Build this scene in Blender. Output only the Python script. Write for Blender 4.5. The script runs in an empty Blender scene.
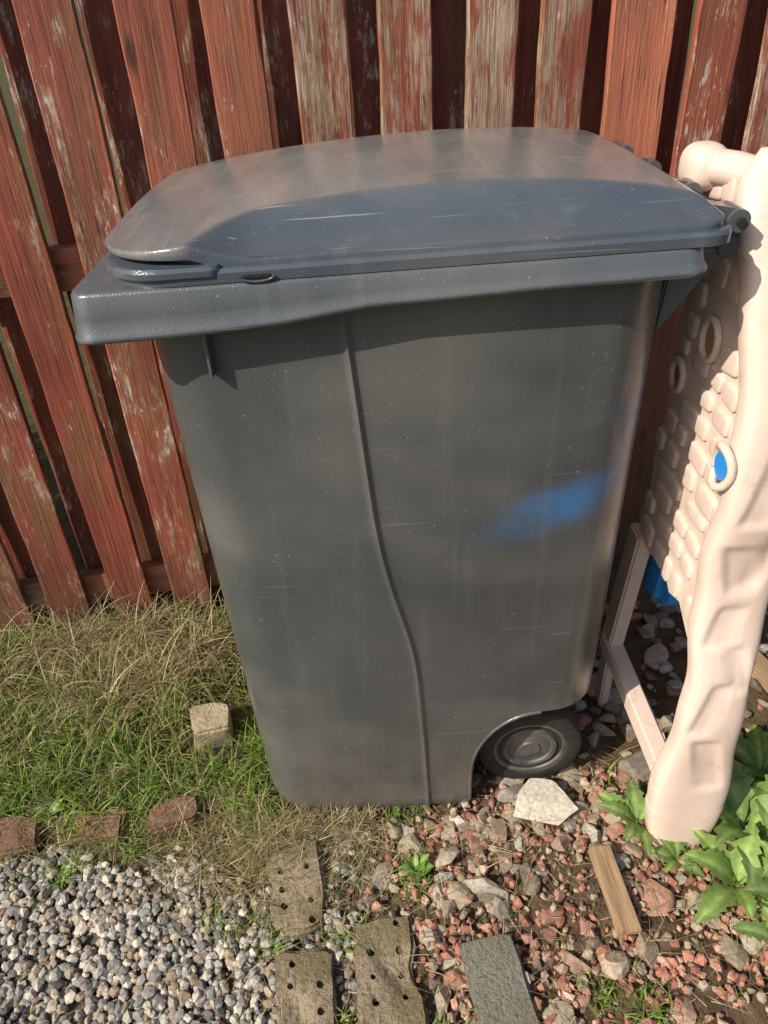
import bpy, bmesh, math, random
import numpy as np
from mathutils import Vector, Matrix, noise
random.seed(7); rng=np.random.default_rng(7)
scene=bpy.context.scene
# ------------------------------------------------------------ helpers
def link(o,parent=None):
    scene.collection.objects.link(o)
    if parent: o.parent=parent
    return o
def empty(name):
    return link(bpy.data.objects.new(name,None))
def mobj(name,V,F,mat=None,smooth=True,parent=None,col=None,attrs=None,sharp=None):
    me=bpy.data.meshes.new(name)
    V=V.tolist() if isinstance(V,np.ndarray) else V
    F=F.tolist() if isinstance(F,np.ndarray) else F
    me.from_pydata(V,[],F); me.update()
    if smooth: me.polygons.foreach_set('use_smooth',[True]*len(me.polygons))
    if col is not None:
        a=me.color_attributes.new('Col','FLOAT_COLOR','POINT')
        c=np.ones((len(V),4)); c[:,:3]=col
        a.data.foreach_set('color',c.ravel())
    if attrs:
        for k,v in attrs.items():
            a=me.attributes.new(k,'FLOAT_VECTOR','POINT'); a.data.foreach_set('vector',np.asarray(v,float).ravel())
    if sharp: me.set_sharp_from_angle(angle=math.radians(sharp))
    if mat: me.materials.append(mat)
    return link(bpy.data.objects.new(name,me),parent)
def bm_obj(name,bm,mat,parent=None,smooth=False,sharp=None):
    me=bpy.data.meshes.new(name); bmesh.ops.recalc_face_normals(bm,faces=bm.faces[:]); bm.to_mesh(me); bm.free()
    if smooth: me.polygons.foreach_set('use_smooth',[True]*len(me.polygons))
    if sharp: me.set_sharp_from_angle(angle=math.radians(sharp))
    if mat: me.materials.append(mat)
    return link(bpy.data.objects.new(name,me),parent)
def loft(rings,cap=True):
    n=len(rings[0]); V=[p for r in rings for p in r]; F=[]
    for k in range(len(rings)-1):
        for i in range(n):
            j=(i+1)%n
            F.append((k*n+i,k*n+j,(k+1)*n+j,(k+1)*n+i))
    if cap:
        F.append(tuple(range(n))[::-1]); F.append(tuple((len(rings)-1)*n+i for i in range(n)))
    return V,F
def tube(name,path,r,mat,parent=None,n=12,cap=True):
    P=[Vector(p) for p in path]; rings=[]
    up=Vector((0.13,.21,.97))
    for i,p in enumerate(P):
        t=(P[min(i+1,len(P)-1)]-P[max(i-1,0)]).normalized()
        a=t.cross(up)
        if a.length<.2: a=t.cross(Vector((1,.1,0)))
        a.normalize(); b=t.cross(a)
        rr=r[i] if isinstance(r,(list,tuple)) else r
        rings.append([tuple(p+rr*(math.cos(2*math.pi*k/n)*a+math.sin(2*math.pi*k/n)*b)) for k in range(n)])
    V,F=loft(rings,cap)
    return mobj(name,V,F,mat,True,parent,sharp=50)
def box(name,c,s,mat,parent=None,bev=.003,rot=(0,0,0)):
    bm=bmesh.new(); bmesh.ops.create_cube(bm,size=1)
    bmesh.ops.scale(bm,vec=s,verts=bm.verts)
    if bev: bmesh.ops.bevel(bm,geom=bm.edges[:],offset=bev,segments=2,affect='EDGES')
    M=Matrix.Translation(c)@(Matrix.Rotation(rot[2],4,'Z')@Matrix.Rotation(rot[1],4,'Y')@Matrix.Rotation(rot[0],4,'X'))
    bmesh.ops.transform(bm,matrix=M,verts=bm.verts)
    return bm_obj(name,bm,mat,parent)
def prism(name,poly,axis,a,b,mat,parent=None,bev=0,seg=2):
    bm=bmesh.new()
    f=lambda p,t:(t,p[0],p[1]) if axis=='x' else (p[0],t,p[1])
    A=[bm.verts.new(f(p,a)) for p in poly]; B=[bm.verts.new(f(p,b)) for p in poly]
    n=len(poly); bm.faces.new(A); bm.faces.new(B[::-1])
    for i in range(n): bm.faces.new((A[i],B[i],B[(i+1)%n],A[(i+1)%n]))
    bmesh.ops.recalc_face_normals(bm,faces=bm.faces[:])
    if bev: bmesh.ops.bevel(bm,geom=[e for e in bm.edges],offset=bev,segments=seg,affect='EDGES',clamp_overlap=True)
    return bm_obj(name,bm,mat,parent,smooth=True,sharp=40)
def interp(x,xs,ys): return float(np.interp(x,xs,ys))
def sstep(a,b,x):
    t=np.clip((x-a)/(b-a),0,1); return t*t*(3-2*t)
# ------------------------------------------------------------ materials
class M:
    def __init__(s,name,rough=.6,spec=.5):
        s.m=bpy.data.materials.new(name); s.m.use_nodes=True; s.nt=s.m.node_tree
        s.b=s.nt.nodes['Principled BSDF']; s.b.inputs['Roughness'].default_value=rough
        s.b.inputs['Specular IOR Level'].default_value=spec
        s.obj=s.n('ShaderNodeTexCoord').outputs['Object']
    def n(s,t,ins=None,**pr):
        k=s.nt.nodes.new(t)
        for a,v in pr.items(): setattr(k,a,v)
        for a,v in (ins or {}).items():
            if isinstance(v,bpy.types.NodeSocket): s.nt.links.new(v,k.inputs[a])
            else: k.inputs[a].default_value=v
        return k
    def noise(s,vec,scale,detail=4,rough=.55,dist=0):
        return s.n('ShaderNodeTexNoise',{'Vector':vec,'Scale':scale,'Detail':detail,'Roughness':rough,'Distortion':dist}).outputs['Fac']
    def mp(s,vec,scale=(1,1,1),loc=(0,0,0),rot=(0,0,0),vt='POINT'):
        return s.n('ShaderNodeMapping',{'Vector':vec,'Scale':scale,'Location':loc,'Rotation':rot},vector_type=vt).outputs[0]
    def rng(s,v,a,b,c=0,d=1,smooth=False):
        return s.n('ShaderNodeMapRange',{'Value':v,'From Min':a,'From Max':b,'To Min':c,'To Max':d},interpolation_type='SMOOTHSTEP' if smooth else 'LINEAR').outputs[0]
    def mix(s,f,a,b,mode='MIX'):
        k=s.nt.nodes.new('ShaderNodeMix'); k.data_type='RGBA'; k.blend_type=mode
        for i,v in ((0,f),(6,a),(7,b)):
            if isinstance(v,bpy.types.NodeSocket): s.nt.links.new(v,k.inputs[i])
            else: k.inputs[i].default_value=(*v,1) if isinstance(v,tuple) and len(v)==3 else v
        return k.outputs[2]
    def math(s,op,a,b=0.):
        k=s.nt.nodes.new('ShaderNodeMath'); k.operation=op
        for i,v in ((0,a),(1,b)):
            if isinstance(v,bpy.types.NodeSocket): s.nt.links.new(v,k.inputs[i])
            else: k.inputs[i].default_value=v
        return k.outputs[0]
    def attr(s,name): return s.n('ShaderNodeAttribute',attribute_name=name)
    def color(s,v): s._set('Base Color',v)
    def rough(s,v): s._set('Roughness',v)
    def _set(s,k,v):
        if isinstance(v,bpy.types.NodeSocket): s.nt.links.new(v,s.b.inputs[k])
        else: s.b.inputs[k].default_value=(*v,1) if isinstance(v,tuple) else v
    def bump(s,h,dist=.002,strength=1):
        k=s.n('ShaderNodeBump',{'Height':h,'Distance':dist,'Strength':strength}); s.nt.links.new(k.outputs[0],s.b.inputs['Normal'])

def plastic(name,base,dusty,r0,r1,blue_refl=False,scr=.5,lid=False,wave=0,haz=.35):
    m=M(name,.4,.65)
    big=m.noise(m.obj,3.5,5,.6)
    c=m.mix(m.rng(big,.3,.7),base,dusty)
    if lid:
        tm=m.n('ShaderNodeSeparateXYZ',{0:m.attr('top').outputs['Vector']}).outputs[0]
        chalk_sheen=m.mix(m.rng(m.noise(m.mp(m.obj,(9,2.2,5)),1,5,.65),.32,.68),(.14,.142,.142),(.31,.295,.275))  # chalky lid top, brightened so the colour also carries its glossy sheen
        chalk_sheen=m.mix(m.rng(m.noise(m.mp(m.obj,(60,6,5)),1,4,.6),.55,.75,0,.4),chalk_sheen,(.42,.40,.37))
        c=m.mix(m.math('MULTIPLY',tm,.88),c,chalk_sheen)
    drip=m.noise(m.mp(m.obj,(30,30,2.2)),1,4,.6)
    c=m.mix(m.rng(drip,.55,.8,0,.18),c,tuple(min(1,x*2.2+.02) for x in dusty))
    haze=m.noise(m.mp(m.obj,(2.2,2.2,3.2),(4,1,2)),1,3,.5)
    c=m.mix(m.rng(haze,.45,.68,0,haz,True),c,(.20,.195,.18))
    spk=m.noise(m.obj,260,2,.5)
    c=m.mix(m.rng(spk,.70,.78,0,.55),c,(.42,.41,.38))
    for rot,sc in (((0,.35,.2),(2.5,160,170)),((0,-1.1,.1),(3,140,210)),((.3,.05,-.2),(3,120,240))):
        s=m.noise(m.mp(m.obj,sc,(0,0,0),rot),1,2,.5)
        c=m.mix(m.rng(s,.73,.78,0,scr*.55),c,(.40,.40,.39))
    sep=m.n('ShaderNodeSeparateXYZ',{0:m.obj})
    g=m.math('MULTIPLY',m.rng(sep.outputs[2],.32,0,0,1,True),m.rng(m.noise(m.obj,12,6,.7),.35,.6))
    c=m.mix(m.math('MULTIPLY',g,.55),c,(.17,.14,.10))
    if blue_refl:  # blurred reflection of something blue, painted into the base colour
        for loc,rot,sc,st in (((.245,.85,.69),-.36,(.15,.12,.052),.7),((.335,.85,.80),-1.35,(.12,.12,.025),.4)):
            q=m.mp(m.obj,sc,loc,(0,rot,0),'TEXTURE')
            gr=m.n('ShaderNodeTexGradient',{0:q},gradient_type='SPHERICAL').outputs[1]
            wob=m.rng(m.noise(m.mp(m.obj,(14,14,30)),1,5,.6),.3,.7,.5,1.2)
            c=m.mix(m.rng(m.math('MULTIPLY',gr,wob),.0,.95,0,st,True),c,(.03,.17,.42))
    m.color(c)
    m.rough(m.rng(m.noise(m.obj,9,5,.6),.3,.7,r0,r1))
    h=m.math('ADD',m.noise(m.obj,420,2,.5),m.math('MULTIPLY',m.noise(m.obj,7,2),6))
    if wave: h=m.math('ADD',h,m.math('MULTIPLY',m.noise(m.mp(m.obj,(1,1,1),(3.1,.7,1.2)),3.2,1),wave))
    m.bump(h,.0006,.6)
    return m.m
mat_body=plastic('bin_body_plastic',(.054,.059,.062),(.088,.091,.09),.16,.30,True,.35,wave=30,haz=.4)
mat_rim=plastic('bin_rim_plastic',(.058,.068,.079),(.105,.115,.125),.22,.4,False,.95,wave=8)
mat_lid=plastic('bin_lid_plastic',(.05,.066,.088),(.088,.102,.118),.11,.24,False,.85,True,wave=6)
m=M('black_rubber',.7,.4); m.color(m.mix(m.noise(m.obj,60,4),(.010,.010,.010),(.045,.04,.035))); m.bump(m.noise(m.obj,200),.0005); mat_rubber=m.m
m=M('wheel_hub',.5); m.color(m.mix(m.rng(m.noise(m.obj,30,5),.35,.7),(.05,.053,.056),(.16,.14,.115))); mat_hub=m.m
m=M('dark_gap',.9); m.color((.015,.015,.015)); mat_dark=m.m
m=M('zinc_axle',.4); m.color((.25,.24,.22)); m.b.inputs['Metallic'].default_value=.8; mat_axle=m.m

m=M('fence_wood',.66,.4)
pc=m.attr('pc').outputs['Vector']; pr=m.n('ShaderNodeSeparateXYZ',{0:m.attr('pr').outputs['Vector']})
rnd,wear,tone=pr.outputs
g1=m.noise(m.mp(pc,(55,55,2.2)),1,6,.65,.4)
g2=m.noise(m.mp(pc,(190,190,7)),1,4,.6)
bl=m.noise(m.mp(pc,(9,9,3)),1,5,.65)
fl=m.noise(m.mp(pc,(60,60,14)),1,6,.72)
fs=m.noise(m.mp(pc,(150,150,38)),1,4,.7)
red=m.mix(m.rng(g1,.3,.7),(.11,.024,.017),(.32,.078,.043))
red=m.mix(m.rng(bl,.35,.7,0,.6),red,(.42,.12,.068))
red=m.mix(tone,red,(.58,.20,.11))
dk=m.noise(m.mp(pc,(6,6,1.6),(7,2,1)),1,4,.6)
red=m.mix(m.rng(dk,.48,.66,0,.6),red,(.10,.03,.023))
grey=m.mix(m.rng(g2,.3,.7),(.16,.085,.058),(.56,.43,.31))
wm=m.math('ADD',m.math('MULTIPLY',m.rng(bl,.3,.75),.55),m.math('MULTIPLY',m.rng(fl,.35,.65),.6))
wm=m.rng(m.math('ADD',wm,m.math('SUBTRACT',wear,.92)),.0,.28,0,.9)
c=m.mix(wm,red,grey)
c=m.mix(m.rng(m.math('MULTIPLY',fl,m.rng(bl,.3,.7,.8,1.12)),.595,.65,0,.65),c,(.58,.48,.39))
c=m.mix(m.rng(m.math('MULTIPLY',fs,m.rng(bl,.35,.65,.8,1.1)),.62,.67,0,.7),c,(.66,.57,.49))
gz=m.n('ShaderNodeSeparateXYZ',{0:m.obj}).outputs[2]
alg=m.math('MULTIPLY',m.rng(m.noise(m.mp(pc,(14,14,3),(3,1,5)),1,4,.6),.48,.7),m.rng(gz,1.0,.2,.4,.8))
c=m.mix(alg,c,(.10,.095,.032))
c=m.mix(m.rng(g2,.60,.70,0,.75),c,(.04,.015,.01))
vo=m.n('ShaderNodeTexVoronoi',{'Vector':m.mp(pc,(11,.01,3.3),(.3,0,.1)),'Scale':1.,'Randomness':1.}).outputs['Distance']
c=m.mix(m.rng(vo,.05,.13,.85,0),c,(.045,.015,.01))
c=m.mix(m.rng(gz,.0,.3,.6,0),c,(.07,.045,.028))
m.color(c)
m.bump(m.math('ADD',m.math('MULTIPLY',g2,.7),m.math('ADD',m.math('MULTIPLY',g1,.9),m.math('MULTIPLY',fl,.4))),.0035,.9)
mat_fence=m.m

def colmat(name,rough,scale,var,bumpd,spec=.3):
    m=M(name,rough,spec); a=m.attr('Col').outputs['Color']
    n1=m.noise(m.obj,scale,6,.65)
    c=m.mix(m.rng(n1,.3,.7),m.mix(1.,a,(1-var,1-var,1-var),'MULTIPLY'),m.mix(1.,a,(1+var,1+var,1+var*.9),'MULTIPLY'))
    m.color(c); m.bump(n1,bumpd,.8)
    return m.m
mat_stone=colmat('stone',.85,130,.35,.0015)
m=M('soil',.95,.15)
a=m.attr('Col').outputs['Color']; n1=m.noise(m.obj,28,8,.7); n2=m.noise(m.obj,160,4,.7)
c=m.mix(m.rng(n1,.3,.7),m.mix(1.,a,(.5,.5,.5),'MULTIPLY'),m.mix(1.,a,(1.5,1.45,1.3),'MULTIPLY'))
c=m.mix(m.rng(n2,.6,.72,0,.6),c,(.33,.27,.18)); c=m.mix(m.rng(m.noise(m.obj,9,4),.54,.66,0,.6),c,(.07,.085,.02))
m.color(c); m.bump(m.math('ADD',n1,m.math('MULTIPLY',n2,.4)),.012,1); mat_soil=m.m
def leafmat(name):
    m=M(name,.55,.35); a=m.attr('Col').outputs['Color']
    m.color(m.mix(m.rng(m.noise(m.obj,60,3),.3,.7),m.mix(1.,a,(.7,.7,.7),'MULTIPLY'),m.mix(1.,a,(1.25,1.25,1.2),'MULTIPLY')))
    tr=m.n('ShaderNodeBsdfTranslucent',{'Color':m.mix(1.,a,(1.3,1.4,.7),'MULTIPLY')})
    ms=m.n('ShaderNodeMixShader',{0:.28,1:m.b.outputs[0],2:tr.outputs[0]})
    out=[x for x in m.nt.nodes if x.type=='OUTPUT_MATERIAL'][0]; m.nt.links.new(ms.outputs[0],out.inputs[0]); return m.m
mat_grass=leafmat('grass_blades'); mat_leaf=leafmat('weed_leaves')
def brickmat(name,a,b,mossy=.5):
    m=M(name,.9,.2); n=m.noise(m.obj,22,7,.7); f=m.noise(m.obj,150,4,.7)
    c=m.mix(m.rng(n,.3,.7),a,b); c=m.mix(m.rng(f,.5,.68,0,.7),c,tuple(x*.3 for x in a)); c=m.mix(m.rng(m.noise(m.obj,12,5,.7),.47,.58,0,mossy),c,(.13,.105,.04))
    c=m.mix(m.rng(m.noise(m.obj,300,2),.66,.75,0,.6),c,(.5,.45,.37))
    m.color(c); m.bump(m.math('ADD',n,m.math('MULTIPLY',f,.6)),.009,1); return m.m
mat_brick=brickmat('old_brick',(.26,.20,.13),(.41,.335,.235),.65)
mat_redbrick=brickmat('red_brick',(.20,.10,.065),(.31,.20,.14),.65)
mat_slate=brickmat('slate',(.19,.185,.15),(.27,.26,.205),.35)
mat_conc=brickmat('concrete',(.42,.345,.21),(.60,.5,.35),.25)
m=M('beige_plastic',.42,.45); n=m.noise(m.obj,7,5,.6)
c=m.mix(m.rng(n,.3,.7),(.70,.535,.445),(.77,.61,.52)); c=m.mix(m.rng(m.noise(m.obj,35,6,.7),.56,.73,0,.45),c,(.42,.31,.24))
c=m.mix(m.rng(m.noise(m.mp(m.obj,(45,45,3)),1,4),.58,.8,0,.32),c,(.42,.31,.24))
m.color(c); m.bump(m.noise(m.obj,300,2),.0005,.5); mat_beige=m.m
m=M('blue_plastic',.4); m.color(m.mix(m.noise(m.obj,8),(.02,.2,.6),(.03,.3,.75))); mat_blue=m.m
m=M('scrap_wood',.85,.2); g=m.noise(m.mp(m.obj,(150,9,60)),1,5,.6); m.color(m.mix(m.rng(g,.3,.7),(.22,.13,.07),(.46,.32,.19))); m.bump(g,.002); mat_scrap=m.m

# ------------------------------------------------------------ ground
def gh(x,y):
    x=np.asarray(x,float); y=np.asarray(y,float)
    h=.035*sstep(-.25,-.55,x)*sstep(.84,1.05,y)
    h=h+.02*sstep(.4,.7,x)*sstep(.75,1.1,y)
    h=h+.004*np.sin(x*17+1.3)*np.sin(y*13+.4)+.003*np.sin(x*37+y*29)
    near=(sstep(-2,-1.4,x)-sstep(1.4,2,x))
    return h*np.clip(near,0,1)-.006
xs=np.concatenate([[-60,-30,-15,-8,-4,-2.5,-1.8],np.arange(-1.4,1.4,.012),[1.8,2.5,4,8,15,30,60]])
ys=np.concatenate([[-60,-30,-12,-5,-2,-.5,0],np.arange(.15,1.75,.012),[2.2,3,5,9,18,35,70]])
X,Y=np.meshgrid(xs,ys,indexing='ij'); Z=gh(X,Y)
for i in range(len(xs)):
    if abs(xs[i])<1.4:
        for j in range(len(ys)):
            if .15<=ys[j]<1.75: Z[i,j]+=.007*noise.noise((xs[i]*22,ys[j]*22,0))+.003*noise.noise((xs[i]*60,ys[j]*60,3))
V=np.stack([X,Y,Z],-1).reshape(-1,3)
ny=len(ys); I,J=np.meshgrid(np.arange(len(xs)-1),np.arange(ny-1),indexing='ij'); b=(I*ny+J).ravel()
F=np.stack([b,b+ny,b+ny+1,b+1],-1)
wob=.03*np.sin(V[:,0]*19)+.02*np.sin(V[:,1]*31+V[:,0]*11)
wg=sstep(-.2,-.32,V[:,0]+wob)*sstep(.8,.88,V[:,1]+wob)
wg=np.maximum(wg,sstep(1.5,2.2,V[:,1])); wg=np.maximum(wg,sstep(-.4,-1.5,V[:,1]))
wr=sstep(-.1,0,V[:,0]+wob)
C=np.array([.14,.12,.10])*(1-wr)[:,None]+np.array([.13,.088,.06])*wr[:,None]
C=C*(1-wg)[:,None]+np.array([.08,.072,.032])*wg[:,None]
mobj('ground',V,F,mat_soil,True,col=C)

# ------------------------------------------------------------ stones
def ico(sub):
    bm=bmesh.new(); bmesh.ops.create_icosphere(bm,subdivisions=sub,radius=1)
    v=np.array([x.co[:] for x in bm.verts]); f=np.array([[q.index for q in p.verts] for p in bm.faces]); bm.free(); return v,f
def stones(name,P,S,C,mat,sub=1,planes=7,hmin=.5,hmax=.9,flat=.65,smooth=False,parent=None,jit=.03):
    v,f=ico(sub); N=len(P)
    Q=np.repeat(v[None],N,0)
    for k in range(planes):
        n=rng.normal(size=(N,3)); n/=np.linalg.norm(n,axis=1)[:,None]; h=rng.uniform(hmin,hmax,N)
        t=np.einsum('nmk,nk->nm',Q,n)-h[:,None]; Q=Q-np.maximum(t,0)[...,None]*n[:,None,:]
    Q=Q+rng.normal(scale=jit,size=Q.shape)
    sc=np.stack([rng.uniform(.8,1.25,N),rng.uniform(.65,1.,N),rng.uniform(flat*.7,flat*1.2,N)],-1)
    Q=Q*sc[:,None,:]*S[:,None,None]
    a=rng.uniform(0,6.28,N); t=rng.normal(scale=.35,size=N)
    ct,st=np.cos(t)[:,None],np.sin(t)[:,None]; y=Q[...,1]*ct-Q[...,2]*st; z=Q[...,1]*st+Q[...,2]*ct
    ca,sa=np.cos(a)[:,None],np.sin(a)[:,None]; x=Q[...,0]*ca-y*sa; y=Q[...,0]*sa+y*ca
    Q=np.stack([x,y,z],-1)+P[:,None,:]
    M_=len(v); F=(f[None]+(np.arange(N)*M_)[:,None,None]).reshape(-1,3)
    col=np.repeat(C,M_,0)
    return mobj(name,Q.reshape(-1,3),F,mat,smooth,parent,col=col)
EXC=[(-.188,.69,.07,.075),(-.04,.54,.07,.1),(-.16,.50,.065,.085),(.138,.50,.06,.085),(.353,.65,.035,.08)]
def scatter(n,x0,x1,y0,y1,fn,ex=.68):
    x=rng.uniform(x0,x1,n); y=rng.uniform(y0,y1,n); k=rng.uniform(0,1,n)<fn(x,y)
    for cx,cy,hx,hy in EXC: k&=~((abs(x-cx)<hx*ex)&(abs(y-cy)<hy*ex))
    return x[k],y[k]
def pal(cols,n,var=.18,w=None):
    cols=np.array(cols); c=cols[rng.choice(len(cols),n,p=w)]; return np.clip(c*rng.uniform(1-var,1+var,(n,1)),0,.8)
def wv(x,y): return .03*np.sin(x*23+1)+.025*np.sin(y*31+x*9)
f=lambda x,y: sstep(-.06,-.22,x+wv(x,y))*sstep(.80,.72,y+wv(x,y))*(1-.75*np.exp(-((x+.24)**2/.012+(y-.76)**2/.006)))
x,y=scatter(9000,-1.2,-.03,.2,.8,f); n=len(x); s=rng.uniform(.0055,.0125,n)
P=np.stack([x,y,gh(x,y)+rng.uniform(.0,.011,n)],-1)
stones('grey_gravel',P,s,pal([(.43,.40,.345),(.33,.31,.275),(.24,.23,.215),(.52,.48,.4),(.37,.31,.235),(.16,.155,.145),(.30,.225,.16)],n),mat_stone,1,6,.6,.95,.75)
f=lambda x,y: sstep(-.12,.0,x+wv(x,y))*(sstep(.9,.80,y+wv(x,y))*.92+.05)*(.4+.6*(np.sin(x*15+y*11)+np.sin(x*9-y*17+1)>-.5))
x,y=scatter(7500,-.12,1.1,.2,1.3,f); n=len(x); s=rng.uniform(.005,.0135,n)
P=np.stack([x,y,gh(x,y)+rng.uniform(.0,.011,n)],-1)
stones('red_gravel',P,s,pal([(.38,.17,.115),(.29,.13,.09),(.44,.24,.175),(.37,.29,.21),(.27,.21,.16),(.47,.33,.25)],n,w=[.25,.2,.2,.15,.11,.09]),mat_stone,1,8,.4,.8,.8)
f=lambda x,y: sstep(-.02,.06,x)*.95*sstep(.6,.8,y)+.17
x,y=scatter(1000,-.1,1.1,.3,1.42,f); n=len(x); s=rng.uniform(.011,.03,n)
P=np.stack([x,y,gh(x,y)+.004],-1)
stones('stone_rubble',P,s,pal([(.33,.27,.19),(.27,.24,.19),(.37,.30,.22),(.2,.155,.12),(.36,.33,.29),(.31,.17,.12)],n),mat_stone,2,9,.35,.8,.6,jit=.02)
f=lambda x,y: .6+0*x
x,y=scatter(4500,-.45,.4,.45,.95,f,.5); n=len(x); s=rng.uniform(.002,.006,n)
stones('soil_crumbs',np.stack([x,y,gh(x,y)+.003],-1),s,pal([(.2,.14,.09),(.3,.23,.15),(.13,.1,.07)],n),mat_stone,1,4)
ROCKS=[(.02,.751,.034,(.34,.28,.2)),(.13,.679,.046,(.33,.30,.25)),(.17,.766,.040,(.3,.22,.17)),(.10,.80,.024,(.55,.49,.4)),
(.337,.888,.03,(.33,.27,.2)),(.485,1.067,.035,(.28,.25,.21)),(.477,.90,.055,(.22,.19,.15)),(.422,.637,.036,(.33,.18,.13)),(.38,.559,.036,(.31,.24,.17)),
(.555,.564,.036,(.42,.37,.29)),(.405,.471,.03,(.38,.25,.18)),(.036,.60,.027,(.40,.35,.28)),(.595,1.177,.035,(.42,.34,.24)),(.285,.745,.03,(.32,.24,.18)),
(.724,.933,.035,(.45,.36,.25)),(.425,.99,.04,(.3,.24,.18)),(.235,.70,.026,(.3,.27,.2)),(.30,.60,.022,(.38,.21,.16)),(.22,.85,.03,(.32,.29,.25)),(.40,.82,.028,(.3,.26,.2)),
(.6,.8,.04,(.3,.26,.2)),(.50,1.2,.04,(.24,.2,.16)),(.41,1.12,.035,(.2,.17,.14)),(.68,1.06,.04,(.33,.27,.2)),(.04,.86,.025,(.36,.3,.22)),(.57,.99,.045,(.3,.25,.19)),(.08,.735,.036,(.36,.3,.23)),(.21,.80,.028,(.3,.25,.19)),(.33,.81,.03,(.27,.23,.18)),(.53,.87,.035,(.35,.28,.2)),(.26,.55,.028,(.3,.2,.15)),(.48,.63,.025,(.35,.28,.2)),(.09,.785,.03,(.3,.25,.18)),(.145,.79,.03,(.33,.27,.2)),(-.02,.79,.026,(.3,.25,.18)),
(-.11,.62,.022,(.34,.28,.2)),(.05,.50,.026,(.32,.26,.19)),(.22,.47,.028,(.36,.3,.22)),(-.10,.78,.022,(.31,.25,.17)),(-.13,.58,.018,(.36,.3,.22)),(-.09,.50,.016,(.3,.25,.18)),(.06,.56,.018,(.36,.32,.26))]
for X0,Y0,r,c in ROCKS:
    stones('rock',np.array([[X0,Y0,float(gh(X0,Y0))+r*.2]]),np.array([r]),np.array([c]),mat_stone,4,12,.35,.8,.5,jit=.006)
stones('white_stone',np.array([[.262,.812,.016]]),np.array([.066]),np.array([(.50,.45,.37)]),mat_stone,4,12,.35,.8,.22,jit=.006)
# ------------------------------------------------------------ bricks
def brick(name,c,s,rz,mat,holes=False,tilt=(0,0),seed=0,er=1.):
    bm=bmesh.new(); bmesh.ops.create_cube(bm,size=1); bmesh.ops.scale(bm,vec=s,verts=bm.verts)
    bmesh.ops.bevel(bm,geom=bm.edges[:],offset=min(.006,min(s)*.15),segments=2,affect='EDGES')
    bmesh.ops.triangulate(bm,faces=bm.faces[:])
    bmesh.ops.subdivide_edges(bm,edges=[e for e in bm.edges if e.calc_length()>.02],cuts=6,use_grid_fill=True)
    for v in bm.verts:
        p=v.co*28+Vector((seed*7,0,0)); q=v.co.copy(); d=q.normalized()
        v.co-=d*max(-.001,noise.noise(p)*.010+.002)*er
        e=noise.noise(q*13+Vector((seed*3,5,1)))
        if e>.1: v.co-=d*min(.022,(e-.1)*.09)*er
        if holes or er>.12:
            for w_ in (1.7,3.9):
                pl=Vector((math.cos(seed*w_),math.sin(seed*w_),.15)).normalized(); hh=max(s[0],s[1])*.45
                t=v.co.dot(pl)-hh
                if t>0: v.co-=pl*t*.85
    me=bpy.data.meshes.new(name); bm.to_mesh(me); bm.free()
    o=bpy.data.objects.new(name,me); scene.collection.objects.link(o)
    if holes:
        bh=bmesh.new(); rr=random.Random(seed)
        for i in range(2):
            for j in range(5):
                if rr.random()<.35: continue
                q=rr.uniform(.005,.0082)
                bmesh.ops.create_cone(bh,cap_ends=True,segments=12,radius1=q*.8,radius2=q,depth=.06,matrix=Matrix.Translation(((i-.5)*.046+rr.uniform(-.002,.002),(j-2)*s[1]*.19+rr.uniform(-.003,.003),s[2]/2+rr.uniform(0,.022))))
        mh=bpy.data.meshes.new('h'); bh.to_mesh(mh); bh.free(); oh=bpy.data.objects.new('h',mh); scene.collection.objects.link(oh)
        md=o.modifiers.new('b','BOOLEAN'); md.object=oh; md.solver='EXACT'; md.operation='DIFFERENCE'
        bpy.context.view_layer.update()
        dg=bpy.context.evaluated_depsgraph_get(); nm=bpy.data.meshes.new_from_object(o.evaluated_get(dg)); o.modifiers.clear(); o.data=nm; bpy.data.objects.remove(oh)
        me=nm
    me.polygons.foreach_set('use_smooth',[True]*len(me.polygons)); me.set_sharp_from_angle(angle=math.radians(38))
    me.materials.clear(); me.materials.append(mat)
    o.location=c; o.rotation_euler=(tilt[0],tilt[1],rz)
    return o
brick('perforated_brick',(-.188,.69,-.012),(.1,.16,.06),.16,mat_brick,True,(.04,-.05),1,.6)
brick('perforated_brick',(-.036,.535,-.010),(.105,.20,.06),.10,mat_brick,True,(-.03,.04),2,.6)
brick('perforated_brick',(-.165,.49,-.014),(.1,.19,.06),.02,mat_brick,True,(.02,.05),3,.6)
brick('slate_slab',(.138,.505,.002),(.092,.16,.03),.16,mat_slate,False,(.04,.03),4,.2)
brick('edging_brick',(-.74,.815,-.008),(.13,.075,.07),.15,mat_redbrick,False,(.1,.04),5,.6)
brick('edging_brick',(-.565,.82,-.004),(.11,.07,.07),.04,mat_redbrick,False,(.1,-.08),6,.6)
brick('edging_brick',(-.435,.838,-.004),(.10,.06,.065),.35,mat_redbrick,False,(.05,.06),7,.6)
brick('concrete_chunk',(-.386,1.03,.035),(.085,.08,.075),.3,mat_conc,False,(.1,.1),8,.15)
brick('wooden_slat',(.353,.65,.02),(.04,.15,.014),.06,mat_scrap,False,(-.03,.05),9,0)
brick('brick_fragment',(.60,.70,.01),(.09,.06,.05),.5,mat_redbrick,False,(.1,.1),10)
brick('wooden_slat',(.80,1.12,.03),(.05,.4,.03),.3,mat_scrap,False,(0,.05),12,0)
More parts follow.
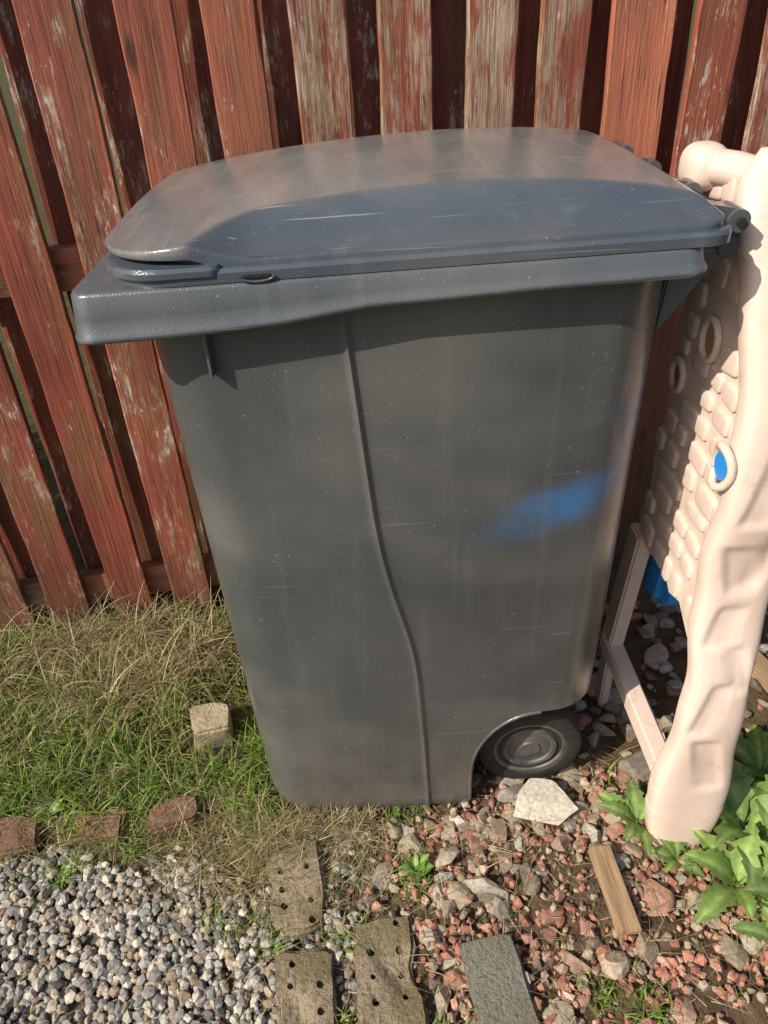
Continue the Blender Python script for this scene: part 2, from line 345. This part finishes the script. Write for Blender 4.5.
# ------------------------------------------------------------ grass
def blades(name,x,y,L,w,col,lean0,lean1,K=4,curl=.5,zoff=0):
    n=len(x); a=rng.uniform(0,6.283,n); lean=rng.uniform(lean0,lean1,n); base=np.stack([x,y,gh(x,y)+zoff],-1)
    d=np.stack([np.cos(a),np.sin(a),0*a],-1); pth=a+rng.uniform(-1.2,1.2,n)+1.57; pr_=np.stack([np.cos(pth),np.sin(pth),0*a],-1)
    V=np.zeros((n,(K+1)*2,3)); pos=base.copy(); ang=lean.copy(); cu=rng.uniform(.2,1.,n)*curl
    side=rng.normal(scale=.12,size=n)
    for k in range(K+1):
        t=k/K; ww=(w*(1-t**1.5)*.5+.0002)[:,None]
        V[:,2*k]=pos-pr_*ww; V[:,2*k+1]=pos+pr_*ww
        st=(L/K)[:,None]; pos=pos+st*(d*np.sin(ang)[:,None]+np.array([0,0,1])*np.cos(ang)[:,None]); pos[:,:2]+=(side*L/K*t)[:,None]*pr_[:,:2]
        pos[:,2]=np.maximum(pos[:,2],gh(pos[:,0],pos[:,1])+.004); ang=ang+cu
    q=np.array([[2*k,2*k+1,2*k+3,2*k+2] for k in range(K)]); F=(q[None]+(np.arange(n)*(K+1)*2)[:,None,None]).reshape(-1,4)
    return mobj(name,V.reshape(-1,3),F,mat_grass,True,col=np.repeat(col,(K+1)*2,0))
def clumpf(x,y,s=1): return .5+.5*np.sin(x*31*s+1)*np.sin(y*27*s+x*13)
green=[(.16,.28,.035),(.12,.22,.03),(.22,.33,.05),(.08,.15,.025),(.29,.33,.08)]
straw=[(.42,.34,.2),(.33,.25,.14),(.54,.46,.3),(.23,.17,.1),(.26,.23,.11)]
inb=lambda x,y:(x>-.27)&(y>.82)
def notchunk(x,y): return ~((abs(x+.386)<.06)&(abs(y-1.03)<.08))
N0=19000
x=rng.uniform(-1.2,-.22,N0); y=rng.uniform(.79,1.42,N0)
k=(rng.uniform(0,1,N0)<(.15+.85*clumpf(x,y))*sstep(.79,.87,y+wv(x,y))*(1-.6*sstep(1.1,1.28,y+wv(x,y)*2)))&notchunk(x,y)&(x<-.25+.03*clumpf(x,y))
x,y=x[k],y[k]; n=len(x)
blades('grass',x,y,rng.uniform(.025,.085,n)*(.65+.6*clumpf(x,y,.5)),rng.uniform(.002,.0042,n),pal(green,n,.25),.1,1.0)
xx=[];yy=[];ll=[]
for i in range(44):
    cx=random.gauss(-.60,.22); cy=min(1.35,random.gauss(1.22,.10)); 
    if cx>-.33 or cy<1.0: continue
    q=random.randint(40,130); xx.append(rng.normal(cx,.026,q)); yy.append(rng.normal(cy,.026,q)); ll.append(rng.uniform(.06,.2,q)*random.uniform(.5,1.25))
x=np.concatenate(xx);y=np.concatenate(yy);L=np.concatenate(ll); k=(y<1.42)&notchunk(x,y+.02); x,y,L=x[k],y[k],L[k]; n=len(x)
blades('dry_grass',x,y,L,rng.uniform(.0011,.0026,n),pal(straw,n,.35),.2,1.4,K=6,curl=.5)
n=2600; x=rng.uniform(-1.2,-.27,n); y=rng.uniform(.84,1.4,n); k=notchunk(x,y); x,y=x[k],y[k]; n=len(x)
blades('dry_grass',x,y,rng.uniform(.03,.11,n),rng.uniform(.001,.0022,n),pal(straw,n,.3),.7,1.5,K=5,curl=.3,zoff=.01)
n=7000; x=np.concatenate([rng.normal(-.24,.10,n//2),rng.uniform(-1.2,-.05,n//2)]); y=np.concatenate([rng.normal(.765,.065,n//2),rng.normal(.82,.035,n//2)]); k=(y>.58)&(y<1.0)&~inb(x,y)
x,y=x[k],y[k]; n=len(x)
blades('dry_grass',x,y,rng.uniform(.02,.075,n),rng.uniform(.0008,.0021,n),pal(straw+[(.2,.22,.06)],n,.3),.6,1.55,K=4,curl=.3,zoff=.003)
n=1500; x=rng.uniform(-.25,.75,n); y=rng.uniform(.4,.95,n); blades('dry_grass',x,y,rng.uniform(.015,.06,n),rng.uniform(.0007,.0015,n),pal(straw,n,.3),1.2,1.57,K=3,curl=.2,zoff=.014)
for cx,cy,nn,r in ((.02,.70,110,.03),(.6,.62,120,.06),(.62,.5,120,.06),(.5,.72,90,.05),(-.62,.74,90,.03),(-.30,.63,60,.03),(.0,.82,70,.04),(.45,.86,60,.04),(.3,.5,40,.03),(-.9,.78,90,.05),(-.5,.79,60,.04),(-.25,.84,90,.04),(-.8,.79,160,.08),(-.31,.87,160,.05),(.36,.48,60,.03),(-.10,.60,70,.03),(-.22,.60,70,.03),(.05,.44,50,.03),(-.11,.47,60,.03)):
    x=rng.normal(cx,r*.6,nn); y=rng.normal(cy,r*.6,nn); blades('grass_tuft',x,y,rng.uniform(.02,.05,nn),rng.uniform(.002,.004,nn),pal(green[:3],nn,.2),.2,1.1)
def weed(name,cx,cy,nl,L0,L1,seed,a0=0,a1=6.28,lobed=True):
    r=random.Random(seed); V=[];F=[];C=[]
    for i in range(nl):
        a=a0+(a1-a0)*(i+r.uniform(-.3,.3))/nl; L=r.uniform(L0,L1); ang=r.uniform(.3,.9); pos=Vector((cx,cy,float(gh(cx,cy))+.005)); K=24
        base=len(V); W=L*r.uniform(.19,.27); tw=r.uniform(-.4,.4); g_=r.uniform(.75,1.15); col=(.20*g_,.30*g_,.08); ph=r.uniform(0,6)
        for k in range(K+1):
            t=k/K; d=Vector((math.cos(a)*math.sin(ang),math.sin(a)*math.sin(ang),math.cos(ang))); s=Vector((-math.sin(a),math.cos(a),tw)).normalized()
            up=s.cross(d)*-1
            w=W*(math.sin(math.pi*min(1,t**.75))**.7)*(.18+.82*sstep(.1,.4,t))
            if lobed: w*=(.6+.4*(1-((t*6.5+ph)%1)))
            w=max(w,.0012)
            ruf=.07*L*math.sin(t*22+ph)*w/W*.5
            for q,(o,h) in enumerate(((-1,.18),(-.5,.10),(0,0),(.5,.10),(1,.18))):
                V.append(tuple(pos+s*w*o+up*(h*w)+Vector((0,0,ruf*o*(-1)**q*.3)))); C.append(col if q!=2 else tuple(min(1,c*1.6+.03) for c in col))
            pos=pos+d*(L/K); ang+=r.uniform(.03,.065)
            pos.z=max(pos.z,float(gh(pos.x,pos.y))+.008)
            if k<K:
                for q in range(4): b=base+k*5+q; F.append((b,b+1,b+6,b+5))
    return mobj(name,V,F,mat_leaf,True,col=np.array(C))
weed('dandelion_plant',.435,.775,8,.06,.12,1)
weed('dandelion_plant',.62,.745,10,.11,.18,2)
weed('dandelion_plant',.70,.86,9,.11,.18,3)
weed('dandelion_plant',.48,.70,6,.05,.09,4)
weed('dandelion_plant',.565,.65,8,.09,.14,6)
weed('dandelion_plant',.66,.62,8,.08,.14,9)
weed('dandelion_plant',.60,.56,6,.05,.10,12)
weed('small_weed',.02,.71,8,.02,.04,5,lobed=False)
weed('small_weed',.62,.50,9,.02,.045,7,lobed=False)
weed('small_weed',-.68,.86,9,.03,.05,8,lobed=False)
# ------------------------------------------------------------ fence
fence=empty('wooden_fence')
def fy(x): return 1.475+.13*x if x>-1.6 else 1.475-.208+.05*(x+1.6)
def planks(name,items,yoff):
    V=[];F=[];PC=[];PR=[]
    for k,(cx,w,z0,z1,lean,wear,tone) in enumerate(items):
        r=random.Random(k*13+int(yoff*1000)); th=.017; ch=.0025; nz=46; n=8; ph=r.uniform(0,50); off=r.uniform(0,90)
        yb=fy(cx)+yoff+r.uniform(-.003,.003); tw=r.uniform(-.04,.04)+.12; base=len(V); bow=r.uniform(-.006,.006)
        for i in range(nz+1):
            z=z0+(z1-z0)*i/nz
            hw=w/2+.0025*noise.noise((ph,z*6,0))+.0015*noise.noise((ph,z*25,2)); hw2=w/2+.0025*noise.noise((ph,z*6,9))+.0015*noise.noise((ph,z*25,12))
            c=cx+lean*(z-.6)+bow*math.sin(z*1.8+ph)
            pts=[(-hw,-th/2+ch),(-hw+ch,-th/2),(hw2-ch,-th/2),(hw2,-th/2+ch),(hw2,th/2-ch),(hw2-ch,th/2),(-hw+ch,th/2),(-hw,th/2-ch)]
            for px,py in pts:
                X_=c+px*math.cos(tw)-py*math.sin(tw); Y_=yb+px*math.sin(tw)+py*math.cos(tw)+.002*noise.noise((ph,z*3,5))+z*.02
                zz=z+(.006*noise.noise((px*60,ph,1)) if i==0 else 0)
                V.append((X_,Y_,zz)); PC.append((px+off,py+off*.37,z+off)); PR.append((r.random(),wear,tone))
        for i in range(nz):
            for j in range(n):
                a=base+i*n+j; b=base+i*n+(j+1)%n; F.append((a,b,b+n,a+n))
        F.append(tuple(base+j for j in range(n))[::-1]); F.append(tuple(base+nz*n+j for j in range(n)))
    mobj(name,V,F,mat_fence,False,fence,attrs={'pc':PC,'pr':PR})
items=[]; r=random.Random(3)
over={0:(.52,.1),1:(.64,.0),2:(.5,.05),-1:(.54,.0),-2:(.28,.25),-3:(.25,.1),-4:(.34,.05),-5:(.25,0),-6:(.3,0),3:(.15,.7),4:(.2,.1)}
for i in range(-26,27):
    cx=.083+.143*i; w=.092+r.uniform(-.005,.004)
    if i==3: w=.115; cx-=.002
    we,to=over.get(i,(r.uniform(.2,.45),r.uniform(0,.3)))
    items.append((cx,w,r.uniform(-.01,.03),1.8+r.uniform(-.01,.01),r.uniform(-.016,.010),we,to))
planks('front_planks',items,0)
items=[]
for i in range(-26,27):
    cx=.083+.143*(i+.5)+r.uniform(-.012,.012)
    items.append((cx,.100+r.uniform(-.005,.004),r.uniform(-.01,.03),1.8+r.uniform(-.01,.01),r.uniform(-.012,.012),r.uniform(.05,.35),0))
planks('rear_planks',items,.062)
for z in (.12,.88,1.62):
    V=[];F=[];PC=[];PR=[]
    for s in range(81):
        x_=-3.8+7.6*s/80
        for j,(dy,dz) in enumerate(((-.018,-.04),(.018,-.04),(.018,.04),(-.018,.04))):
            V.append((x_,fy(x_)+.031+dy*.85+z*.02,z+dz+.002*math.sin(x_*9+z*5))); PC.append((dz+3+z,dy,x_)); PR.append((.5,.35,.6))
        if s<80:
            for j in range(4): a=s*4+j; b=s*4+(j+1)%4; F.append((a,b,b+4,a+4))
    mobj('rail',V,F,mat_fence,False,fence,attrs={'pc':PC,'pr':PR})
for xp in (-2.3,-.95,1.25,2.9):
    box('post',(xp,fy(xp)+.14,.9),(.09,.09,1.85),mat_scrap,fence,.004)
# ------------------------------------------------------------ wheelie bin
bin_=empty('wheelie_bin')
def arc(cx,cy,r,a0,a1,n): return [(cx+r*math.cos(math.radians(a0+(a1-a0)*k/n)),cy+r*math.sin(math.radians(a0+(a1-a0)*k/n))) for k in range(n+1)]
def crease(z): 
    zs=[-.1,0,.2,.40,.47,.56,.66,.8,.98,1.1]; xs_=[.056,.054,.048,.038,.026,.004,-.012,-.022,-.034,-.04]
    return sum(interp(z+d,zs,xs_) for d in (-.04,-.02,0,.02,.04))/5
def body_ring(z,ins=0):
    t=z/1.0; x0=-.253-.027*t+ins; x1=.353+.008*t-ins; y0=.838-.006*t+ins; y1=1.29+.05*t-ins; r=.085
    xc=crease(z); offs=[-.016,-.011,-.008,-.006,-.004,-.002,0,.002,.004,.006,.008,.011,.016]
    cols=[x0+r+(xc-.022-x0-r)*i/16 for i in range(17)]+[xc+o for o in offs]+[xc+.022+(x1-r-xc-.022)*i/20 for i in range(21)]
    P=[]
    for x in cols:
        o=x-xc; y=y0-.0036*math.exp(-(o/.004)**2)
        if o>0: y+=.002*(1-math.exp(-o/.008))*(1-o/(x1-r-xc+1e-6))
        y-=.006*math.sin(math.pi*(x-x0-r)/(x1-x0-2*r))
        P.append((x,y,z))
    P+=[(a,b,z) for a,b in arc(x1-r,y0+r,r,-90,0,14)[1:]]
    P+=[(x1,y0+r+(y1-y0-2*r)*i/8,z) for i in range(1,8)]
    P+=[(a,b,z) for a,b in arc(x1-r,y1-r,r,0,90,10)]
    P+=[(x1-r-(x1-x0-2*r)*i/14,y1,z) for i in range(1,14)]
    P+=[(a,b,z) for a,b in arc(x0+r,y1-r,r,90,180,10)]
    P+=[(x0,y1-r-(y1-y0-2*r)*i/8,z) for i in range(1,8)]
    P+=[(a,b,z) for a,b in arc(x0+r,y0+r,r,180,270,14)[:-1]]
    return P
rings=[body_ring(-.010,.03),body_ring(-.008,.018),body_ring(-.002,.008),body_ring(.008,.002),body_ring(.024,0)]
rings+=[body_ring(z) for z in np.linspace(.045,1.02,70)]
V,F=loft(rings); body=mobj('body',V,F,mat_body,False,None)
AR=[(.132,-.1),(.132,.10)]+[(.132+.118*(1-math.cos(math.radians(a)))**1.0,.10+.158*math.sin(math.radians(a))) for a in range(8,90,8)]+[(.25,.258),(.30,.262),(.5,.268)]
bm=bmesh.new(); poly=AR+[(.5,-.1)]
A=[bm.verts.new((p[0],.6,p[1])) for p in poly]; B=[bm.verts.new((p[0],1.6,p[1])) for p in poly]
bm.faces.new(A); bm.faces.new(B[::-1])
for i in range(len(poly)): bm.faces.new((A[i],B[i],B[(i+1)%len(poly)],A[(i+1)%len(poly)]))
cut=bm_obj('cut',bm,None)
md=body.modifiers.new('b','BOOLEAN'); md.object=cut; md.solver='EXACT'
bpy.context.view_layer.update(); dg=bpy.context.evaluated_depsgraph_get(); nm=bpy.data.meshes.new_from_object(body.evaluated_get(dg))
body.modifiers.clear(); body.data=nm; bpy.data.objects.remove(cut)
nm.polygons.foreach_set('use_smooth',[True]*len(nm.polygons)); nm.set_sharp_from_angle(angle=math.radians(40)); body.parent=bin_
def ynear(z): return .838-.006*z-.004
lip=[(x,ynear(z)+.002+.002*max(0,(x-.2)/.1),z) for x,z in AR[1:-1] if x<.29]; lip=[(.132,ynear(.02)+.001,.02)]+lip
tube('arch_lip',lip,.0034,mat_body,bin_,10)
# rim
def rrect(x0,x1,y0,y1,rl,rr,nx=40,nyy=24,nc=10):
    P=[(x0+rl+(x1-rr-x0-rl)*i/nx,y0) for i in range(nx)]
    P+=arc(x1-rr,y0+rr,rr,-90,0,nc); P+=[(x1,y0+rr+(y1-y0-2*rr)*i/nyy) for i in range(1,nyy)]
    P+=arc(x1-rr,y1-rr,rr,0,90,nc); P+=[(x1-rr-(x1-rr-x0-rl)*i/nx,y1) for i in range(1,nx)]
    P+=arc(x0+rl,y1-rl,rl,90,180,nc); P+=[(x0,y1-rl-(y1-y0-2*rl)*i/nyy) for i in range(1,nyy)]
    P+=arc(x0+rl,y0+rl,rl,180,270,nc)[:-1]; return P
zbot=lambda x: interp(x,[-.335,-.2,-.1,0,.08,.2,.38],[.972,.977,.984,.998,1.001,1.007,1.012])
ztop=lambda x: interp(x,[-.335,.38],[1.029,1.042])
def ringz(ins,zf,dz=0):
    P=rrect(-.337+ins,.372-ins,.793+ins,1.385-ins,max(.005,.026-ins*.4),max(.005,.03-ins*.3))
    return [(x,y,zf(x)+dz) for x,y in P]
rings=[ringz(.045,zbot,.012),ringz(.008,zbot,.002),ringz(.002,zbot,0),ringz(-.0015,zbot,.003),ringz(-.0015,zbot,.007),ringz(.001,zbot,.010),ringz(.003,lambda x:(zbot(x)+ztop(x))/2),ringz(.005,ztop,-.005),ringz(.007,ztop,-.0013),ringz(.011,ztop,0),ringz(.05,ztop,.001)]
V,F=loft(rings,False); n=len(rings[0]); k=len(rings)-1
F+=[(k*n+i,k*n+(i+1)%n,(i+1)%n,i) for i in range(n)]
mobj('rim',V,F,mat_rim,True,bin_,sharp=50)
prism('rib',[(-.197,.975),(-.193,.975),(-.193,.915),(-.197,.915)],'y',.816,.85,mat_rim,bin_,.001)
# lid
zl=lambda x: interp(x,[-.335,.42],[1.032,1.046])
def plan(x,x0,x1,y0,y1,rl,rr):
    d=0
    if x<x0+rl: d=rl-math.sqrt(max(0,rl*rl-(x0+rl-x)**2))
    elif x>x1-rr: d=rr-math.sqrt(max(0,rr*rr-(x-(x1-rr))**2))
    return y0+d,y1-d
def smin(a,b,k=.0018):
    h=max(0,min(1,.5+.5*(b-a)/k)); return b*(1-h)+a*h-k*h*(1-h)
def slab(name,x0,x1,y0,y1,rl,rr,ztopf,zbotf,mat,nx=120,nyy=90,edge=.004,topf=None):
    t=np.linspace(0,math.pi,nx+1); xs_=x0+(x1-x0)*(.5-.5*np.cos(t))*.6+(x1-x0)*np.linspace(0,1,nx+1)*.4
    V=[];F=[];TT=[]
    for x in xs_:
        xx=min(max(x,x0+1e-5),x1-1e-5); a,b=plan(xx,x0,x1,y0,y1,rl,rr)
        for j in range(nyy+1):
            y=a+(b-a)*(j/nyy)**1.25; e=min(y-a,b-y,xx-x0,x1-xx)
            z=ztopf(xx,y); 
            if e<edge: z-=edge*(1-math.sqrt(max(0,1-((edge-e)/edge)**2)))
            V.append((xx,y,z)); TT.append((topf(xx,y) if topf else 0,0,0))
    W=nyy+1
    for i in range(nx):
        for j in range(nyy): F.append((i*W+j,(i+1)*W+j,(i+1)*W+j+1,i*W+j+1))
    bnd=[i*W for i in range(nx+1)]+[nx*W+j for j in range(1,W)]+[i*W+nyy for i in range(nx-1,-1,-1)]+[j for j in range(nyy-1,0,-1)]
    base=len(V)
    for b in bnd: V.append((V[b][0],V[b][1],zbotf(V[b][0]))); TT.append((0,0,0))
    n=len(bnd)
    for i in range(n): j=(i+1)%n; F.append((bnd[i],base+i,base+j,bnd[j]))
    F.append(tuple(base+i for i in range(n))[::-1])
    return mobj(name,V,F,mat,True,bin_,sharp=35,attrs={'top':TT})
slab('lid_flange',-.297,.396,.800,1.375,.085,.03,lambda x,y: zl(x)+.0115,lambda x: zl(x)-.003,mat_lid,80,60)
def T(x,y):
    z=interp(x,[-.33,-.28,-.22,-.12,0,.12,.25,.34,.40,.42],[1.064,1.070,1.079,1.092,1.101,1.105,1.102,1.094,1.083,1.078])
    v=(y-1.09)/.29; return z-.012*v*v
def Ts(x,y): return sum(T(x+d,y) for d in (-.03,-.02,-.01,0,.01,.02,.03))/7
def FA(x,y):
    u=max(0,y-.808); return zl(x)+.0185+.20*u+2.05*u*u+.028*float(sstep(-.12,-.24,x))
def Hd(x,y):
    t=Ts(x,y); fb=zl(x)+.02+.9*(1.37-y); fr=zl(x)+.018+.9*(.392-x)
    return smin(smin(smin(t,FA(x,y)),fb,.006),fr,.006)
slab('lid_dome',-.308,.389,.809,1.372,.11,.03,Hd,lambda x: zl(x)+.008+.014*float(sstep(-.15,-.2,x)),mat_lid,190,190,.003,lambda x,y: float(sstep(-.002,.006,FA(x,y)-Ts(x,y))*(.75+.25*sstep(-.3,.0,x))))
slab('lid_grip',-.302,-.16,.797,1.380,.080,.012,lambda x,y: zl(x)+.016,lambda x: zl(x)+.006,mat_lid,50,60,.004)
tube('clip',[(-.122+.019*math.cos(a),.7975,1.041+.006*math.sin(a)-.002) for a in np.linspace(math.pi,2*math.pi,10)],.0014,mat_lid,bin_,8)
box('clip_gap',(-.122,.799,1.0385),(.030,.004,.004),mat_dark,bin_,.001)
for y0,y1 in ((.855,.90),(1.0,1.03),(1.15,1.18),(1.28,1.335)):
    tube('hinge_knuckle',[(.418,y0,1.052),(.418,y1,1.052)],.0125,mat_rim,bin_,20)
    prism('hinge_arm',[(.375,1.072),(.415,1.064),(.430,1.05),(.415,1.040),(.375,1.035)],'y',y0+.006,y1-.006,mat_lid,bin_,.002)
tube('hinge_pin',[(.418,.848,1.052),(.418,1.34,1.052)],.005,mat_dark,bin_,12)
tube('handle_bar',[(.428,.89,1.015),(.428,1.30,1.015)],.012,mat_rim,bin_,16)
for yy in (.895,1.09,1.30): prism('handle_bracket',[(.368,1.04),(.42,1.045),(.442,1.03),(.44,1.005),(.415,.985),(.355,.90)],'y',yy,yy+.018,mat_rim,bin_,.003)
def lathe(name,prof,cx,y,cz,mat,sgn=1,n=48):
    rings=[[(cx+r*math.cos(2*math.pi*k/n),y+sgn*h,cz+r*math.sin(2*math.pi*k/n)) for k in range(n)] for r,h in prof]
    V,F=loft(rings,True); return mobj(name,V,F,mat,True,bin_,sharp=35)
for y,sg in ((.876,1),(1.275,-1)):
    lathe('wheel_tyre',[(.066,.008),(.072,.002),(.086,0),(.096,.004),(.1,.012),(.1,.044),(.096,.052),(.07,.056)],.250,y,.098,mat_rubber,sg)
    lathe('wheel_hub',[(.0015,.002),(.018,.003),(.020,.006),(.040,.008),(.043,.004),(.050,.004),(.053,.008),(.060,.010),(.064,.005),(.0685,.005),(.0685,.04)],.250,y,.098,mat_hub,sg)
tube('axle',[(.25,.90,.098),(.25,1.25,.098)],.011,mat_axle,bin_,14)
for yy in (.94,1.19): prism('axle_bracket',[(.235,.085),(.275,.085),(.31,.275),(.2,.275)],'y',yy,yy+.02,mat_body,bin_,.002)
# ------------------------------------------------------------ plastic play panel
play=empty('plastic_playhouse_panel')
out=[(.90,1.06),(.97,1.08),(1.04,1.09),(1.075,1.06),(1.07,1.0),(1.055,.93),(1.07,.87),(1.07,.78),(1.055,.72),(1.07,.64),(1.06,.56),(1.085,.49),(1.06,.445),(1.0,.45),(.96,.48),(.91,.445),(.87,.46),(.82,.43),(.79,.45),(.78,.75),(.83,.9)]
prism('wall',out,'x',.462,.48,mat_beige,play,.004)
def pillow(c,h,e=.55,sub=3):
    v,f=ico(sub); v=np.sign(v)*np.abs(v)**e; v=v*np.array(h)+np.array(c); return v,f
pv=[];pf=[];nb=0
r=random.Random(23)
def inside(p,poly):
    c=False; j=len(poly)-1
    for i in range(len(poly)):
        if (poly[i][1]>p[1])!=(poly[j][1]>p[1]) and p[0]<(poly[j][0]-poly[i][0])*(p[1]-poly[i][1])/(poly[j][1]-poly[i][1])+poly[i][0]: c=not c
        j=i
    return c
z=.485
holes=[(.945,.873,.028),(1.025,.785,.024)]
while z<1.06:
    hz=r.uniform(.015,.025); y=.79+r.uniform(0,.03)
    while y<1.07:
        w=r.uniform(.014,.036)
        if inside((y-w*.8,z),out) and inside((y+w*.8,z),out) and inside((y,z+hz),out) and not any(abs(y-a)<w+q*.9 and abs(z-b)<hz+q*.9 for a,b,q in holes):
            v,f=pillow((.462,y,z+r.uniform(-.003,.003)),(.0065,w*.95,hz*r.uniform(.75,.95)),r.uniform(.35,.55)); a=r.uniform(-.18,.18); dy=v[:,1]-y; dz=v[:,2]-z
            v[:,1]=y+dy*math.cos(a)-dz*math.sin(a); v[:,2]=z+dy*math.sin(a)+dz*math.cos(a); pv.append(v); pf.append(f+nb); nb+=len(v)
        y+=w*2+.006
    z+=hz*2+.006
mobj('stone_relief',np.concatenate(pv),np.concatenate(pf),mat_beige,True,play)
for i,(a,b,q) in enumerate(holes):
    tube('hole_ring',[(.457,a+q*.85*math.cos(t),b+q*math.sin(t)) for t in np.linspace(0,2*math.pi,33)],.0055,mat_beige,play,10,False)
    tube('hole_recess',[(.4585,a,b),(.4612,a,b)],q*.8,mat_scrap,play,24)
Zs=[-.03,-.02,.0,.06,.12,.2,.3,.4,.5,.6,.7,.8,.9,1.0,1.05,1.08,1.10,1.11]
LX=[.475,.458,.446,.435,.430,.440,.450,.452,.448,.445,.448,.453,.452,.444,.438,.443,.455,.48]
RX=[.515,.532,.546,.560,.566,.558,.548,.546,.550,.556,.564,.576,.585,.590,.59,.582,.565,.52]
CD=[.746,.746,.748,.753,.758,.763,.760,.770,.795,.805,.795,.81,.845,.885,.912,.928,.94,.945]
HD=[.010,.020,.026,.028,.028,.026,.025,.025,.025,.025,.025,.025,.027,.030,.03,.026,.018,.008]
rings=[]
def boxf(x,z,cx,cz,hx,hz,s=.009): return float(sstep(-s,s,hx-abs(x-cx)))*float(sstep(-s,s,hz-abs(z-cz)))
REC=[(.485,.50,.018,.035),(.517,.425,.014,.04),(.485,.35,.014,.05),(.49,.60,.02,.04),(.522,.62,.012,.05),(.505,.22,.02,.06),(.50,.73,.02,.05),(.53,.84,.02,.05)]
zz_=np.concatenate([[-.03,-.026,-.02,-.01,0,.01,.02,.035],np.linspace(.05,1.05,220),[1.06,1.07,1.08,1.09,1.097,1.103,1.107,1.11]])
for z in zz_:
    sm=lambda A_: sum(interp(z+d,Zs,A_) for d in (-.024,-.012,0,.012,.024))/5
    lx,rx,cd,hd=sm(LX),sm(RX),sm(CD),sm(HD); lump=.5+.5*math.sin(z*42+.6)
    if .1<z<1.0: lx-=.004*(lump-.5); rx+=.003*(lump-.5)
    cx,hw=(lx+rx)/2,(rx-lx)/2; R=[]
    for k in range(120):
        a=2*math.pi*k/120; c_,s_=math.cos(a),math.sin(a); e=.5
        xx=cx+hw*math.copysign(abs(c_)**e,c_); yy=cd+hd*math.copysign(abs(s_)**.65,s_)
        if s_<-.2:
            for ri,rc in enumerate(REC):
                sk=(z-rc[1])*.25*(1 if ri%2 else -1)
                yy+=.005*boxf(xx+sk,z,*rc)
        R.append((xx,yy,z))
    rings.append(R)
V,F=loft(rings); mobj('edge_beam',V,F,mat_beige,True,play,sharp=60)
tube('peg_ring',[(.444+.004*math.cos(t*2),.812+.022*math.cos(t),.754+.03*math.sin(t)) for t in np.linspace(0,2*math.pi,33)],.006,mat_beige,play,10,False)
tube('blue_insert',[(.4425,.812,.754),(.46,.812,.754)],.019,mat_blue,play,24)
v,f=pillow((.450,1.055,1.072),(.028,.035,.03),.75,4); mobj('shoulder',v,f,mat_beige,True,play)
tube('top_rail',[(.455,1.05,1.074),(.47,1.0,1.076),(.49,.95,1.072)],.022,mat_beige,play,16)
def bar(name,p,q,w,t,mat):
    p=Vector(p);q=Vector(q);d=(q-p); L=d.length; d.normalize(); s=Vector((1,0,0)); u=d.cross(s).normalized()
    bm=bmesh.new(); bmesh.ops.create_cube(bm,size=1); bmesh.ops.scale(bm,vec=(t,w,L),verts=bm.verts); bmesh.ops.bevel(bm,geom=bm.edges[:],offset=.004,segments=2,affect='EDGES')
    Mx=Matrix((s,u,d)).transposed().to_4x4(); Mx.translation=(p+q)/2; bmesh.ops.transform(bm,matrix=Mx,verts=bm.verts); return bm_obj(name,bm,mat,play)
bar('leg',(.462,1.055,.47),(.448,1.07,.17),.05,.03,mat_beige)
bar('foot_strut',(.446,1.085,.175),(.458,.74,.16),.04,.034,mat_beige)
bar('foot_strut_lower',(.448,1.07,-.01),(.448,1.07,.17),.04,.02,mat_beige)
blue=[(1.02,.30),(1.13,.28),(1.16,.36),(1.13,.75),(1.08,.95),(.95,.98),(.92,.8),(1.0,.6)]
prism('blue_step',blue,'x',.50,.62,mat_blue,play,.02,3)
# ------------------------------------------------------------ camera & light
cam=bpy.data.cameras.new('camera'); co=link(bpy.data.objects.new('camera',cam)); scene.camera=co
cam.sensor_fit='VERTICAL'; cam.sensor_height=36; cam.lens=26; cam.clip_start=.02; cam.clip_end=300
p=math.radians(35); ro=math.radians(3.25); R_=Vector((1,0,0)); U_=Vector((0,math.sin(p),math.cos(p))); Fw=Vector((0,math.cos(p),-math.sin(p)))
right=math.cos(ro)*R_-math.sin(ro)*U_; up=math.sin(ro)*R_+math.cos(ro)*U_
mw=Matrix((right,up,-Fw)).transposed().to_4x4(); mw.translation=(0,0,1.28); co.matrix_world=mw
tr=Vector((.66,.42,-.64)).normalized()
sun=bpy.data.lights.new('sun','SUN'); so=link(bpy.data.objects.new('sun',sun)); sun.energy=5.0; sun.angle=math.radians(.5); sun.color=(1,.92,.79)
so.rotation_euler=tr.to_track_quat('-Z','Y').to_euler(); so.location=(-3,-2,4)
w=bpy.data.worlds.new('World'); scene.world=w; w.use_nodes=True; nt=w.node_tree; sk=nt.nodes.new('ShaderNodeTexSky'); sk.sky_type='NISHITA'; sk.sun_disc=False
sk.sun_elevation=math.asin(-tr.z); sk.sun_rotation=math.atan2(-tr.x,-tr.y); sk.dust_density=2.5
nt.links.new(sk.outputs[0],nt.nodes['Background'].inputs[0]); nt.nodes['Background'].inputs[1].default_value=.125
scene.view_settings.view_transform='Standard'; scene.view_settings.look='None'; scene.view_settings.exposure=0
print('OK')
